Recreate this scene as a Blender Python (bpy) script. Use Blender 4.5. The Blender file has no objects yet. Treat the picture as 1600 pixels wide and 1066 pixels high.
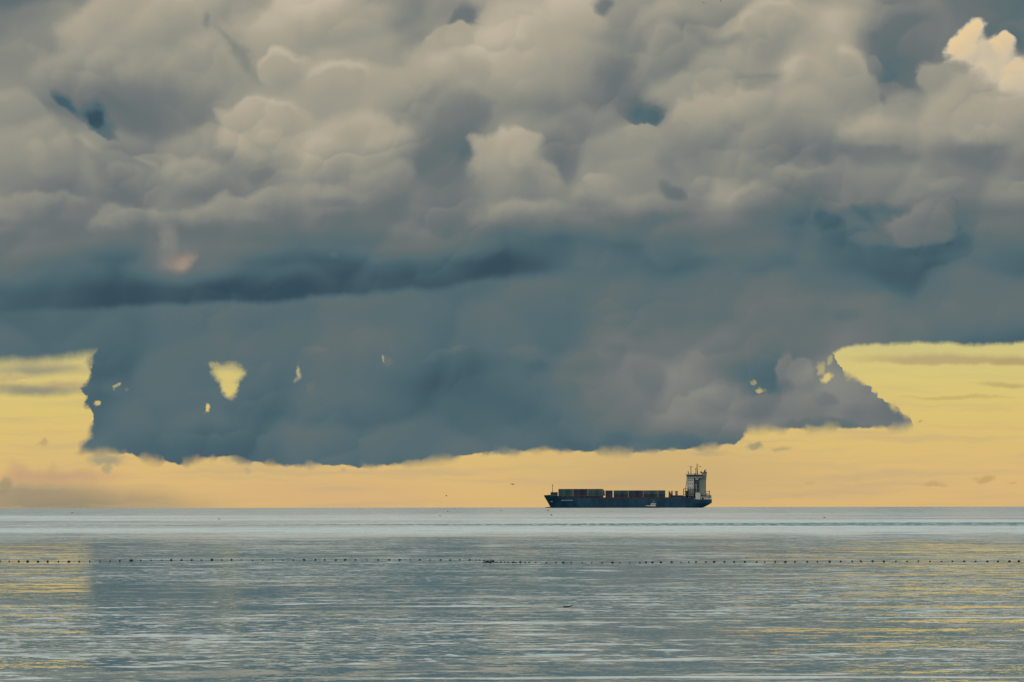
import bpy, bmesh, math, random
from mathutils import Vector
R = math.radians
random.seed(7)
scene = bpy.context.scene
col = scene.collection

# ------------------------------------------------------------------ camera
CAM_H = 4.0                       # metres above the sea
EARTH = 6.371e6
LENS, SENSOR = 200.0, 36.0
F = 1600 * LENS / SENSOR          # focal length in photograph pixels
HORIZ = 783.0                     # photograph row of the true horizontal
cam_d = bpy.data.cameras.new('camera')
cam_d.lens, cam_d.sensor_width = LENS, SENSOR
cam_d.clip_start, cam_d.clip_end = 1.0, 60000.0
cam = bpy.data.objects.new('camera', cam_d)
col.objects.link(cam)
cam.location = (0, 0, CAM_H)
cam.rotation_mode = 'XYZ'
PITCH = math.atan((HORIZ - 533) / F)
from mathutils import Matrix
cam.rotation_euler = (Matrix.Rotation(R(90) + PITCH, 3, 'X') @ Matrix.Rotation(R(-0.093), 3, 'Z')).to_euler()
scene.camera = cam

# ------------------------------------------------------------------ colour management, sampling
scene.view_settings.view_transform = 'Standard'
scene.view_settings.look = 'None'
scene.view_settings.exposure = 0.0
scene.view_settings.gamma = 1.0
scene.cycles.max_bounces = 5
scene.cycles.use_denoising = True
scene.cycles.sample_clamp_indirect = 4.0

# ------------------------------------------------------------------ sun
SUN_EL, SUN_AZ = R(14), R(205)    # low, behind the camera and a little to its left
sun_d = bpy.data.lights.new('sun', 'SUN')
sun_d.energy, sun_d.angle, sun_d.color = 0.5, R(14), (1.0, 0.86, 0.68)
sun = bpy.data.objects.new('sun', sun_d)
col.objects.link(sun)
sdir = Vector((math.sin(SUN_AZ) * math.cos(SUN_EL), math.cos(SUN_AZ) * math.cos(SUN_EL), math.sin(SUN_EL)))
sun.rotation_euler = sdir.to_track_quat('Z', 'Y').to_euler()

# ------------------------------------------------------------------ node helpers
def lin(c):
    return c / 12.92 if c <= 0.04045 else ((c + 0.055) / 1.055) ** 2.4
def hexc(h, a=1.0):
    h = h.lstrip('#')
    return tuple(lin(int(h[i:i + 2], 16) / 255) for i in (0, 2, 4)) + (a,)

class G:
    """small wrapper: builds shader nodes from expressions"""
    def __init__(self, tree):
        self.t = tree
    def new(self, kind, **props):
        n = self.t.nodes.new(kind)
        for k, v in props.items():
            setattr(n, k, v)
        return n
    def put(self, sock, v):
        if isinstance(v, bpy.types.NodeSocket):
            self.t.links.new(v, sock)
        elif v is not None:
            sock.default_value = v
    def m(self, op, a, b=None, c=None, clamp=False):
        n = self.new('ShaderNodeMath', operation=op)
        for i, v in enumerate((a, b, c)):
            if v is not None:
                self.put(n.inputs[i], v)
        if clamp:
            return self.m('MINIMUM', self.m('MAXIMUM', n.outputs[0], 0.0), 1.0)
        return n.outputs[0]
    def vm(self, op, a, b=None, c=None):
        n = self.new('ShaderNodeVectorMath', operation=op)
        for i, v in enumerate((a, b, c)):
            if v is not None:
                self.put(n.inputs[i], v)
        return n.outputs['Value'] if op in ('LENGTH', 'DOT_PRODUCT') else n.outputs['Vector']
    def ss(self, x, a, b, lo=0.0, hi=1.0, smooth=True):
        n = self.new('ShaderNodeMapRange', interpolation_type='SMOOTHSTEP' if smooth else 'LINEAR', clamp=False)
        for i, v in enumerate((x, a, b, lo, hi)):
            self.put(n.inputs[i], v)
        return n.outputs[0]
    def mixf(self, f, a, b):
        n = self.new('ShaderNodeMix', data_type='FLOAT')
        self.put(n.inputs[0], f); self.put(n.inputs[2], a); self.put(n.inputs[3], b)
        return n.outputs[0]
    def mixc(self, f, a, b, mode='MIX'):
        n = self.new('ShaderNodeMix', data_type='RGBA', blend_type=mode)
        self.put(n.inputs[0], f); self.put(n.inputs[6], a); self.put(n.inputs[7], b)
        return n.outputs[2]
    def xyz(self, x, y, z=0.0):
        n = self.new('ShaderNodeCombineXYZ')
        for i, v in enumerate((x, y, z)):
            self.put(n.inputs[i], v)
        return n.outputs[0]
    def sep(self, v):
        n = self.new('ShaderNodeSeparateXYZ'); self.put(n.inputs[0], v)
        return n.outputs
    def ramp(self, f, stops, interp='LINEAR'):
        n = self.new('ShaderNodeValToRGB'); r = n.color_ramp; r.interpolation = interp
        while len(r.elements) < len(stops):
            r.elements.new(0.5)
        for e, (p, h) in zip(r.elements, stops):
            e.position = p; e.color = hexc(h) if isinstance(h, str) else h
        self.put(n.inputs[0], f)
        return n.outputs[0]
    def curve(self, t, pts, vector=False):
        n = self.new('ShaderNodeFloatCurve'); cm = n.mapping; c = cm.curves[0]
        cm.use_clip = False
        while len(c.points) < len(pts):
            c.points.new(0.5, 0.5)
        for p, (x, y) in zip(c.points, pts):
            p.location = (x, y)
            p.handle_type = 'VECTOR' if vector else 'AUTO_CLAMPED'
        cm.update()
        self.put(n.inputs['Value'], t)
        return n.outputs[0]
    def noise(self, v, scale, detail=4.0, rough=0.5, dims='2D', col=False):
        n = self.new('ShaderNodeTexNoise', noise_dimensions=dims)
        self.put(n.inputs['Vector'], v)
        n.inputs['Scale'].default_value = scale
        n.inputs['Detail'].default_value = detail
        n.inputs['Roughness'].default_value = rough
        return n.outputs['Color'] if col else n.outputs[0]
    def voro(self, v, scale, detail=3.0, rough=0.5):
        n = self.new('ShaderNodeTexVoronoi', voronoi_dimensions='2D', feature='F1')
        self.put(n.inputs['Vector'], v)
        n.inputs['Scale'].default_value = scale
        n.inputs['Detail'].default_value = detail
        n.inputs['Roughness'].default_value = rough
        return n.outputs['Distance']

# ------------------------------------------------------------------ sky: clear air behind banks of cumulus
world = bpy.data.worlds.new('World')
scene.world = world
world.use_nodes = True
world.cycles.sampling_method = 'NONE'
wt = world.node_tree
wt.nodes.clear()
g = G(wt)

# outlines: centre x, y, radii, brightness at top and bottom, edge softness at top and bottom, opacity, turn
BILLOWS = [(x, y, rx, ry, bt + .085, bb - .02, max(st, .2), .9, op) for x, y, rx, ry, bt, bb, st, op in (
    (60, 60, 120, 90, .56, .46, .3, .8), (215, 62, 132, 80, .80, .54, .14, .95), (130, 125, 100, 66, .64, .48, .3, .8), (300, 122, 112, 92, .76, .44, .16, .95),
    (470, 45, 125, 80, .82, .64, .25, .9), (600, 60, 90, 64, .74, .58, .3, .8), (700, 120, 90, 64, .80, .46, .3, .8), (452, 118, 46, 42, .82, .68, .14, .95),
    (530, 152, 88, 64, .84, .66, .14, .95), (612, 150, 66, 56, .78, .58, .25, .8), (425, 210, 104, 60, .88, .62, .12, .95), (560, 232, 112, 70, .80, .52, .2, .9),
    (20, 225, 92, 84, .68, .50, .10, .95), (110, 256, 84, 50, .70, .50, .14, .95), (195, 275, 78, 46, .67, .48, .18, .9), (292, 285, 84, 50, .63, .46, .25, .85),
    (60, 338, 116, 40, .64, .42, .2, .85), (232, 352, 96, 36, .63, .38, .2, .85), (400, 338, 116, 46, .70, .42, .18, .9), (525, 326, 104, 40, .64, .40, .2, .85), (610, 300, 74, 50, .62, .42, .25, .8),
    (1060, 125, 90, 84, .73, .54, .16, .9), (1110, 205, 94, 60, .68, .50, .2, .85), (1214, 58, 78, 62, .86, .52, .12, .95), (1180, 186, 104, 54, .68, .50, .25, .8), (1292, 142, 112, 76, .79, .58, .14, .9),
    (1440, 205, 132, 46, .82, .54, .18, .9), (1565, 205, 100, 55, .80, .54, .18, .9), (920, 215, 90, 60, .62, .46, .25, .7),
    (850, 340, 116, 38, .64, .34, .25, .85), (1010, 332, 96, 32, .60, .32, .25, .85), (1190, 322, 84, 34, .66, .40, .18, .9), (1260, 290, 90, 40, .58, .44, .3, .8))]
PUFFS = [
    # left of the upper bank
    (60, 30, 90, 60, .46, .48, .8, .9, .7), (215, 50, 128, 72, .74, .58, .16, .9, .9), (280, 30, 80, 50, .80, .68, .5, .9, .7),
    (365, 78, 78, 17, .46, .46, .9, .9, .7, 55), (320, 34, 14, 22, .48, .48, .9, .9, .55),
    (240, 165, 100, 70, .54, .48, .8, .9, .6),
    (110, 168, 54, 17, .22, .16, .8, .3, .9, 40), (152, 190, 52, 24, .17, .12, .9, .3, .95, 34), (176, 212, 26, 11, .30, .3, .8, .5, .8, 36),
    (185, 172, 48, 20, .40, .44, .9, .9, .75, 25),
    (30, 222, 74, 76, .62, .62, .10, .9, 1), (110, 255, 74, 46, .62, .60, .14, .9, 1, 32), (185, 262, 60, 38, .56, .56, .2, .9, .9, 10),
    (50, 235, 26, 18, .70, .66, .5, .9, .8), (95, 228, 30, 20, .71, .66, .4, .9, .8), (200, 268, 30, 20, .66, .60, .4, .9, .8),
    (8, 330, 20, 24, .68, .62, .6, .9, .8), (220, 342, 28, 20, .62, .56, .4, .9, .7), (100, 330, 70, 22, .50, .52, .8, .9, .6),
    (330, 110, 70, 60, .68, .62, .5, .9, .6),
    # middle
    (452, 122, 42, 36, .77, .70, .25, .9, .9), (520, 150, 78, 48, .78, .70, .22, .9, .9), (620, 130, 60, 50, .72, .66, .5, .9, .6),
    (415, 200, 92, 44, .80, .74, .16, .9, .95), (425, 206, 36, 16, .87, .80, .5, .8, .8), (480, 204, 30, 12, .86, .78, .4, .8, .8),
    (410, 268, 34, 24, .46, .48, .95, .95, .6), (405, 338, 46, 18, .66, .60, .5, .9, .6), (530, 318, 52, 16, .48, .52, .8, .8, .6),
    (640, 40, 60, 50, .60, .62, .7, .9, .7), (738, 26, 34, 30, .50, .54, .6, .8, .9), (694, 66, 36, 30, .84, .72, .14, .9, 1),
    (745, 64, 46, 28, .86, .74, .14, .9, 1), (856, 72, 112, 104, .87, .60, .12, .7, .96), (800, 36, 48, 46, .86, .80, .18, .9, .8),
    (715, 165, 60, 40, .50, .46, .9, .9, .7), (702, 245, 58, 70, .37, .37, .8, .85, .95), (725, 175, 56, 40, .45, .42, .9, .9, .8), (958, 120, 34, 60, .49, .47, .9, .9, .75), (712, 246, 12, 22, .26, .30, .8, .8, .9, 20),
    (905, 210, 90, 60, .54, .50, .7, .9, .5),
    (862, 292, 62, 40, .76, .60, .18, .9, .9, 24), (790, 254, 76, 56, .83, .62, .10, .9, 1), (818, 252, 42, 30, .84, .74, .4, .9, .8),
    (938, 288, 34, 22, .70, .60, .2, .9, .9), (975, 270, 50, 34, .62, .58, .3, .9, .6), (1096, 290, 26, 22, .70, .62, .2, .9, .95),
    (1075, 322, 62, 20, .64, .55, .3, .9, .85), (1045, 296, 26, 20, .42, .44, .7, .7, .8), (1180, 318, 50, 22, .60, .54, .4, .9, .7),
    (930, 318, 50, 20, .48, .50, .8, .8, .6), (1050, 250, 26, 36, .47, .5, .95, .95, .6),
    (937, 8, 20, 17, .34, .36, .8, .8, .8), (985, 105, 26, 18, .5, .5, .95, .95, .5),
    # right
    (1060, 115, 78, 72, .66, .60, .25, .9, .7), (1010, 170, 38, 26, .40, .42, .8, .8, .7), (1004, 178, 40, 26, .16, .13, .85, .35, .95),
    (1000, 206, 52, 16, .60, .58, .16, .9, .95), (1050, 210, 36, 20, .62, .58, .25, .9, .8),
    (1140, 66, 36, 16, .5, .5, .9, .9, .6), (1214, 52, 70, 52, .80, .58, .18, .9, .9), (1184, 122, 44, 16, .46, .48, .9, .8, .65),
    (1275, 75, 44, 40, .74, .66, .3, .9, .7), (1300, 145, 90, 60, .72, .66, .25, .9, .8),
    (1410, 62, 74, 90, .33, .37, .5, .7, .95), (1570, 40, 110, 60, .36, .36, .6, .8, .9), (1445, 62, 34, 40, .48, .42, .3, .9, .8),
    (1392, 112, 20, 36, .30, .32, .7, .7, .8), (1372, 106, 18, 20, .56, .5, .3, .9, .8), (1385, 160, 10, 14, .42, .44, .7, .7, .8),
    (1400, 142, 24, 14, .58, .56, .3, .9, .8), (1592, 72, 20, 28, .28, .3, .7, .7, .9),
    (1540, 108, 62, 52, 1.02, .92, .10, .6, 1), (1518, 76, 36, 40, 1.13, 1.0, .12, .9, 1), (1568, 84, 27, 30, 1.14, 1.0, .10, .8, 1), (1592, 132, 46, 40, 1.04, .88, .10, .8, 1),
    (1545, 84, 18, 14, .98, .96, .7, .8, .7),
    (1490, 142, 66, 58, .70, .72, .10, .9, 1), (1502, 116, 28, 22, .72, .74, .5, .9, .6), (1460, 178, 110, 46, .76, .66, .3, .9, .8),
    (1560, 190, 90, 50, .74, .66, .5, .9, .7), (1420, 182, 60, 16, .78, .72, .4, .9, .6),
    (1420, 244, 240, 20, .47, .47, .9, .9, .75), (1480, 286, 60, 14, .62, .58, .6, .9, .6), (1590, 288, 34, 14, .66, .60, .6, .9, .7),
    (1405, 358, 140, 56, .28, .26, .8, .8, .75), (1300, 346, 38, 22, .12, .12, .6, .6, .95), (1342, 332, 48, 20, .10, .14, .5, .7, .95), (1318, 372, 36, 22, .15, .18, .6, .8, .9), (1385, 328, 44, 15, .18, .22, .6, .7, .8),
    (1482, 322, 16, 10, .18, .2, .6, .6, .9), (1500, 378, 54, 34, .20, .22, .7, .8, .8), (1410, 398, 80, 20, .20, .22, .7, .7, .8),
    (1432, 356, 62, 36, .50, .42, .25, .3, 1), (1462, 330, 38, 22, .52, .46, .3, .6, .9), (1362, 374, 36, 14, .38, .33, .4, .6, .75),
    # under the upper bank
    (268, 375, 18, 40, .64, .58, .7, .9, .8), (290, 415, 28, 18, .66, .56, .9, .9, .85), (262, 405, 26, 34, .50, .46, .7, .9, .7),
    (520, 402, 18, 14, .36, .32, .7, .8, .7), (760, 390, 40, 14, .34, .3, .7, .8, .6), (1040, 385, 40, 34, .38, .34, .4, .7, .8),
    (905, 410, 16, 12, .28, .26, .6, .7, .8), (942, 402, 10, 34, .28, .26, .6, .7, .7, 25), (1120, 410, 50, 20, .2, .2, .7, .7, .6),
]
LOW = [
    (1000, 505, 70, 20, .42, .36, .5, .9, .8), (1010, 522, 50, 26, .44, .38, .5, .8, .8), (1320, 478, 180, 20, .42, .38, .6, .9, .7),
    (1318, 496, 22, 12, .28, .28, .9, .9, .7), (830, 552, 38, 16, .40, .33, .3, .9, .8), (918, 572, 40, 26, .36, .32, .25, .9, .9),
    (890, 610, 36, 24, .35, .31, .3, .9, .9), (855, 575, 50, 20, .22, .24, .7, .8, .8), (1130, 560, 44, 44, .42, .36, .5, .9, .8), (680, 556, 56, 9, .37, .31, .3, .8, .9, -12),
    (710, 546, 14, 8, .42, .34, .3, .8, .9), (735, 580, 70, 40, .21, .23, .8, .9, .7), (620, 545, 60, 40, .35, .30, .3, .9, .8),
    (600, 558, 8, 11, .48, .46, .8, .6, .7), (484, 553, 26, 8, .46, .40, .4, .8, .8, -12), (465, 578, 6, 20, .62, .66, .6, .4, .95, 12),
    (490, 600, 12, 12, .40, .36, .6, .7, .8), (180, 605, 34, 28, .34, .32, .5, .7, .8), (184, 604, 6, 10, .56, .5, .5, .5, .9, 30), (198, 614, 5, 8, .5, .45, .5, .5, .9, 20),
    (1150, 625, 120, 28, .56, .46, .4, .9, .8), (1205, 588, 90, 40, .24, .26, .5, .7, .8), (1218, 584, 18, 34, .56, .50, .16, .9, 1), (1246, 592, 32, 38, .60, .50, .14, .9, 1),
    (1240, 640, 74, 34, .57, .46, .5, .9, .9), (1180, 634, 50, 26, .57, .46, .2, .9, .9), (1105, 628, 40, 24, .54, .46, .25, .9, .9), (1020, 600, 44, 34, .47, .38, .25, .9, .9), (960, 560, 40, 26, .45, .38, .25, .9, .8), (1290, 620, 28, 14, .44, .42, .9, .8, .6),
    (1320, 560, 18, 16, .46, .44, .2, .6, .9), (1370, 640, 90, 30, .47, .40, .8, .8, .6), (1300, 662, 150, 12, .36, .32, .9, .7, .7), (1000, 690, 170, 18, .25, .26, .8, .6, .8),
]
STREAKS = [
    (1050, 745, 330, 70, '#c4aa7c', .9, .9, .55), (520, 770, 240, 40, '#d9b285', .9, .9, .5),
    (100, 792, 330, 44, '#968d76', .8, .9, .95), (40, 770, 200, 26, '#a2947a', .7, .9, .8), (90, 745, 150, 18, '#c49f80', .7, .9, .75),
    (30, 738, 24, 26, '#c59f7e', .6, .9, .6), (85, 734, 12, 26, '#c7a67e', .7, .9, .6), (8, 757, 17, 17, '#87866f', .5, .9, .8),
    (60, 577, 110, 16, '#989680', .9, .9, .9), (50, 608, 130, 16, '#92907c', .9, .8, .95), (100, 598, 50, 8, '#c3a67e', .7, .7, .85), (20, 590, 40, 5, '#bda981', .6, .6, .8),
    (1470, 562, 190, 12, '#bca878', .8, .5, .9), (1580, 566, 60, 8, '#b5a270', .8, .5, .8), (1570, 603, 64, 7, '#bba86d', .8, .5, .65), (1500, 623, 130, 5, '#c4ae6c', .8, .7, .65),
    (1179, 698, 18, 8, '#8b8d77', .5, .4, .95), (1219, 703, 18, 6, '#a99a76', .7, .5, .8), (1265, 754, 13, 5, '#c2a673', .7, .6, .6), (1340, 750, 11, 5, '#c6aa70', .7, .6, .5),
    (1454, 757, 24, 8, '#c09f68', .8, .4, .8), (1536, 748, 20, 7, '#bf9e66', .8, .5, .8), (1578, 755, 12, 5, '#c6a668', .7, .6, .6),
    (68, 689, 8, 8, '#b19f72', .6, .6, .8), (64, 693, 14, 4, '#c0a974', .6, .6, .6), (165, 718, 40, 12, '#8d9482', .5, .7, .9), (168, 731, 10, 12, '#9c9a80', .6, .7, .8),
    (380, 718, 40, 12, '#8b9382', .5, .8, .8), (386, 736, 9, 8, '#a89c7c', .6, .6, .6), (536, 736, 7, 4, '#b39f78', .6, .6, .6), (780, 706, 45, 9, '#9aa183', .5, .8, .8),
    (1436, 659, 8, 4, '#a99c6e', .6, .6, .9), (1110, 708, 40, 5, '#b5a47c', .6, .8, .7), (357, 572, 34, 11, '#b3a681', .6, .6, .8),
]
HOLES = [(358, 582, 29, 21, 0, .95), (357, 604, 18, 25, -8, .97), (325, 635, 6, 11, 25, 1), (338, 572, 16, 7, 20, .5), (154, 632, 8, 6, -20, .9), (184, 603, 4, 7, 30, .5),
         (1290, 592, 12, 9, -10, .95), (1281, 577, 9, 13, 10, .45), (1294, 562, 9, 12, 0, .4), (1186, 612, 10, 6, 0, .6), (1177, 596, 6, 5, 0, .35),
         (465, 582, 3.5, 9, 10, .45), (601, 561, 3, 6, -10, .4)]
CLOUD_RAMP = [(p / 1.2, c) for p, c in ((0, '#2e4858'), (.10, '#3a505c'), (.20, '#4a626c'), (.28, '#566c72'), (.36, '#616f71'), (.44, '#6c7374'),
              (.52, '#797d7b'), (.60, '#888981'), (.70, '#9b988a'), (.80, '#aca491'), (.90, '#beb4a0'), (1.0, '#cebfa2'), (1.1, '#dfc69c'), (1.2, '#efd09c'))]
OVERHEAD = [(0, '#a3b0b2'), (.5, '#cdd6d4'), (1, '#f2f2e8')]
GLOW_RAMP = [(0, '#46606f'), (.25, '#5a7482'), (.45, '#8f9c8c'), (.60, '#c2bd88'), (.68, '#d6ca84'), (.74, '#dfcc7d'), (.80, '#e2c979'),
             (.87, '#e3c37a'), (.93, '#e2be7e'), (1, '#e1ba7c')]
SHARED = ('PQ', 'Pf', 'PL', 'vk', 'relief', 'b', 'cover', 'haze', 'Y')
tile_count = [0]
def sky_tile(name, x0, x1, y0, y1, with_glow):
    """the clouds of one part of the sky, as a node group; only outlines that reach into that part are evaluated"""
    tree = bpy.data.node_groups.new(name, 'ShaderNodeTree')
    for n in SHARED:
        tree.interface.new_socket(n, in_out='INPUT', socket_type='NodeSocketVector' if n[0] == 'P' else 'NodeSocketFloat')
    tree.interface.new_socket('Color', in_out='OUTPUT', socket_type='NodeSocketColor')
    h = G(tree)
    tile_count[0] += 1
    nudge = tile_count[0] * .002
    gi = h.new('NodeGroupInput'); go = h.new('NodeGroupOutput')
    I = {n: gi.outputs[n] for n in SHARED}
    def puff(b, cx, cy, rx, ry, bt, bb, s_top=.25, s_bot=.9, op=1.0, rot=0.0, pos=None, k=34.0, ra=.11):
        ext = max(rx, ry) if rot else None
        ex, ey = (ext or rx) * 1.1 + 48, (ext or ry) * 1.1 + 44
        if cx + ex < x0 or cx - ex > x1 or cy + ey < y0 or cy - ey > y1:
            return b
        cx = cx + nudge                                  # unlike constants keep the parts of the sky from being merged back into one
        p_ = pos or I['PQ']
        s_top, s_bot = min(.95, s_top * 1.15 + .10), min(.98, s_bot + .1)
        if rot:
            c_, s_ = math.cos(R(rot)), math.sin(R(rot))
            qx = h.m('SUBTRACT', h.vm('DOT_PRODUCT', p_, (c_ / rx, s_ / rx, 0)), (cx * c_ + cy * s_) / rx)
            qy = h.m('SUBTRACT', h.vm('DOT_PRODUCT', p_, (-s_ / ry, c_ / ry, 0)), (-cx * s_ + cy * c_) / ry)
            ln = h.m('SQRT', h.m('MULTIPLY_ADD', qx, qx, h.m('MULTIPLY', qy, qy)))
        else:
            q = h.vm('MULTIPLY_ADD', p_, (1 / rx, 1 / ry, 0), (-cx / rx, -cy / ry, 0))
            ln = h.vm('LENGTH', q)
            qy = h.vm('DOT_PRODUCT', q, (.30, .95, 0))
        r = h.m('MULTIPLY_ADD', I['vk'], min(k / min(rx, ry), 1.0), ln)
        s = h.ss(qy, -.5, .6, 1 - s_top, 1 - s_bot)
        mask = h.ss(r, s, 1.0, op, 0.0)
        if bt is None:                                   # a hole
            return h.m('MULTIPLY', b, h.m('SUBTRACT', 1.0, mask))
        if isinstance(bt, str):
            return h.mixc(mask, b, hexc(bt))
        return h.mixf(mask, b, h.m('MULTIPLY_ADD', I['relief'], ra, h.ss(qy, -1.0, 1.0, bt, bb)))
    b = I['b']
    for p in BILLOWS:
        b = puff(b, *p)
    for p in PUFFS:
        b = puff(b, *p)
    for p in LOW:
        b = puff(b, *p, k=16.0, ra=.10)
    c = h.ramp(h.m('MULTIPLY', b, 1 / 1.2), CLOUD_RAMP)
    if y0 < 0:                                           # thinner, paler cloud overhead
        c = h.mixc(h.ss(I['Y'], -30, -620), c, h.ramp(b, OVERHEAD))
    c = puff(c, 288, 412, 30, 26, '#b09078', None, .8, .8, .38)
    if with_glow:
        cover = I['cover']
        for hx, hy, hrx, hry, rot, op in HOLES:
            cover = puff(cover, hx, hy, hrx, hry, None, None, .5, .45, op, rot, I['Pf'], k=4.0)
        glow = h.ramp(h.m('MULTIPLY', I['Y'], 1 / 800, clamp=True), GLOW_RAMP)
        for sx_, sy_, rx_, ry_, c_, st, sb, op in STREAKS:
            wide = rx_ > 50
            glow = puff(glow, sx_, sy_, rx_, ry_, c_, None, st, sb, op * (1.0 if wide else .75), 0, I['PL'] if wide else I['Pf'], k=2.0 if wide else 3.0)
        glow = h.mixc(I['haze'], glow, hexc('#c8ae86'))
        sky = h.new('ShaderNodeTexSky', sky_type='NISHITA')
        sky.sun_disc = False
        sky.sun_elevation, sky.sun_rotation = SUN_EL, SUN_AZ
        sky.dust_density = 4.0
        glow = h.mixc(0.08, glow, h.mixc(1.0, sky.outputs[0], (.1, .1, .1, 1), 'MULTIPLY'))
        c = h.mixc(cover, glow, c)
    c = h.mixc(1.0, c, (10, 10, 10, 1), 'MULTIPLY')
    h.put(go.inputs[0], c)
    return tree

def build_sky():
    d = g.new('ShaderNodeTexCoord').outputs['Generated']
    sx, sy, sz = g.sep(d)
    az = g.m('ARCTAN2', sx, sy)
    hyp = g.m('SQRT', g.m('ADD', g.m('MULTIPLY', sx, sx), g.m('MULTIPLY', sy, sy)))
    el = g.m('ARCTAN2', sz, hyp)
    X = g.m('MULTIPLY_ADD', az, F, 800.0)            # bearing, 800 straight ahead
    Y = g.m('MULTIPLY_ADD', el, -F, HORIZ)           # elevation, falling upwards
    P = g.xyz(X, Y)
    # turbulence: a slow bend for the masses, a finer one for their outlines
    n0 = g.vm('SUBTRACT', g.noise(P, 1 / 210, 2, 0.45, col=True), (.5, .5, .5))
    n1 = g.vm('SUBTRACT', g.noise(P, 1 / 70, 5, 0.56, col=True), (.5, .5, .5))
    PS = g.vm('MULTIPLY_ADD', n0, (80, 46, 0), P)
    PW = g.vm('MULTIPLY_ADD', n1, (42, 34, 0), g.vm('MULTIPLY_ADD', n0, (36, 28, 0), P))
    # heaps of billows at three sizes: each is brightest on the side towards the light, upper left
    def heap(p, size, smooth):
        n = g.new('ShaderNodeTexVoronoi', voronoi_dimensions='2D', feature='SMOOTH_F1')
        g.put(n.inputs['Vector'], p)
        n.inputs['Scale'].default_value = 1 / size
        n.inputs['Smoothness'].default_value = smooth
        n.inputs['Detail'].default_value = 0
        off = g.vm('SUBTRACT', p, n.outputs['Position'])
        return n.outputs['Distance'], g.vm('DOT_PRODUCT', off, (-.40 / size, -.92 / size, 0))
    PM = g.vm('MULTIPLY_ADD', n1, (26, 20, 0), g.vm('MULTIPLY_ADD', n0, (36, 28, 0), P))
    d1, l1 = heap(PS, 215.0, .55)
    d2, l2 = heap(PM, 112.0, .42)
    d3, l3 = heap(PW, 40.0, .34)
    big = g.noise(PS, 1 / 260, 3, 0.5)
    crisp = g.ss(g.noise(PS, 1 / 150, 2, 0.5), .42, .72, .06, .62)
    relief = g.m('MULTIPLY_ADD', l3, crisp, g.m('MULTIPLY', l2, .85))
    relief = g.m('MULTIPLY_ADD', l1, 1.35, relief)
    xs, ys, _ = g.sep(PS)
    t = g.m('MULTIPLY', xs, 1 / 1600, clamp=True)
    vk = g.m('SUBTRACT', g.m('MULTIPLY_ADD', d3, .4, g.m('MULTIPLY', d2, .7)), .50)
    jit = g.xyz(g.m('MULTIPLY', vk, 0.01), g.m('MULTIPLY', vk, 0.01))   # keeps every outline after the textures in the compiled shader
    PQ = g.vm('ADD', PW, jit)
    PL = g.vm('MULTIPLY_ADD', n1, (60, 16, 0), g.vm('ADD', P, jit))
    xs17 = [i / 16 for i in range(17)]
    def table(rows):
        b = None; y0 = None
        for y, vals in rows:
            c = g.curve(t, list(zip(xs17, vals)))
            b = c if b is None else g.mixf(g.ss(ys, y0, y, smooth=True), b, c)
            y0 = y
        return b
    upper = table([
        (-180, [.80] * 17),
        (0,   [.47, .50, .70, .80, .70, .75, .68, .64, .84, .60, .66, .78, .76, .74, .50, .42, .38]),
        (60,  [.50, .56, .64, .70, .66, .72, .70, .76, .84, .62, .60, .66, .76, .72, .40, .46, .40]),
        (120, [.55, .54, .56, .60, .68, .76, .68, .62, .70, .64, .60, .66, .64, .70, .42, .66, .72]),
        (180, [.62, .48, .50, .50, .74, .78, .72, .50, .58, .56, .46, .64, .62, .72, .72, .76, .74]),
        (240, [.62, .68, .57, .55, .62, .74, .62, .42, .74, .52, .58, .54, .54, .58, .52, .50, .50]),
        (300, [.60, .56, .58, .56, .62, .58, .55, .42, .62, .62, .60, .64, .55, .50, .50, .54, .60]),
        (340, [.64, .55, .58, .55, .58, .54, .48, .42, .54, .50, .44, .52, .48, .30, .40, .40, .44]),
        (380, [.48, .45, .42, .46, .44, .34, .30, .34, .26, .22, .22, .38, .38, .24, .34, .28, .34]),
        (420, [.34, .26, .24, .34, .16, .14, .10, .14, .10, .20, .20, .22, .26, .28, .28, .26, .26]),
        (458, [.20, .14, .08, .06, .02, .04, .08, .14, .12, .22, .26, .26, .26, .26, .26, .26, .26]),
    ])
    lower = table([
        (430, [.25, .26, .26, .26, .26, .27, .27, .27, .27, .27, .27, .28, .28, .27, .26, .26, .24]),
        (490, [.25, .26, .27, .27, .27, .28, .28, .29, .29, .29, .33, .36, .38, .38, .36, .36, .36]),
        (540, [.27, .28, .28, .28, .32, .35, .36, .29, .29, .36, .50, .47, .40, .45, .33, .25, .24]),
        (600, [.28, .27, .28, .30, .31, .31, .29, .23, .27, .40, .49, .50, .44, .57, .54, .46, .46]),
        (650, [.28, .28, .28, .29, .29, .29, .27, .22, .25, .37, .46, .54, .56, .57, .52, .48, .48]),
        (700, [.26, .26, .23, .22, .25, .26, .25, .26, .27, .29, .30, .34, .36, .38, .38, .38, .38]),
    ])
    base_edge = g.curve(t, [(x / 1600, y / 1000) for x, y in (
        (0, 489), (100, 483), (200, 477), (300, 473), (400, 472), (500, 462), (550, 463), (600, 456), (700, 448),
        (740, 440), (860, 431), (1000, 445), (1100, 432), (1250, 410), (1600, 400))])
    base_edge = g.m('MULTIPLY', base_edge, 1000.0)
    bsoft = g.ss(X, 760, 1050, 8.0, 36.0)
    under = g.m('SUBTRACT', g.m('ADD', Y, g.m('MULTIPLY', g.vm('DOT_PRODUCT', n1, (0, 1, 0)), 16.0)), base_edge)
    under = g.ss(under, g.m('MULTIPLY', bsoft, -1.0), bsoft)
    # unevenness of the billows, stronger in the sunlit upper bank
    uneven = g.m('MULTIPLY_ADD', relief, g.ss(Y, 300, 480, 0.125, 0.085), g.m('MULTIPLY', g.m('SUBTRACT', big, 0.5), g.ss(Y, 380, 520, 0.22, 0.08)))
    b_up = g.m('ADD', g.m('ADD', upper, .015), uneven)
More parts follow.
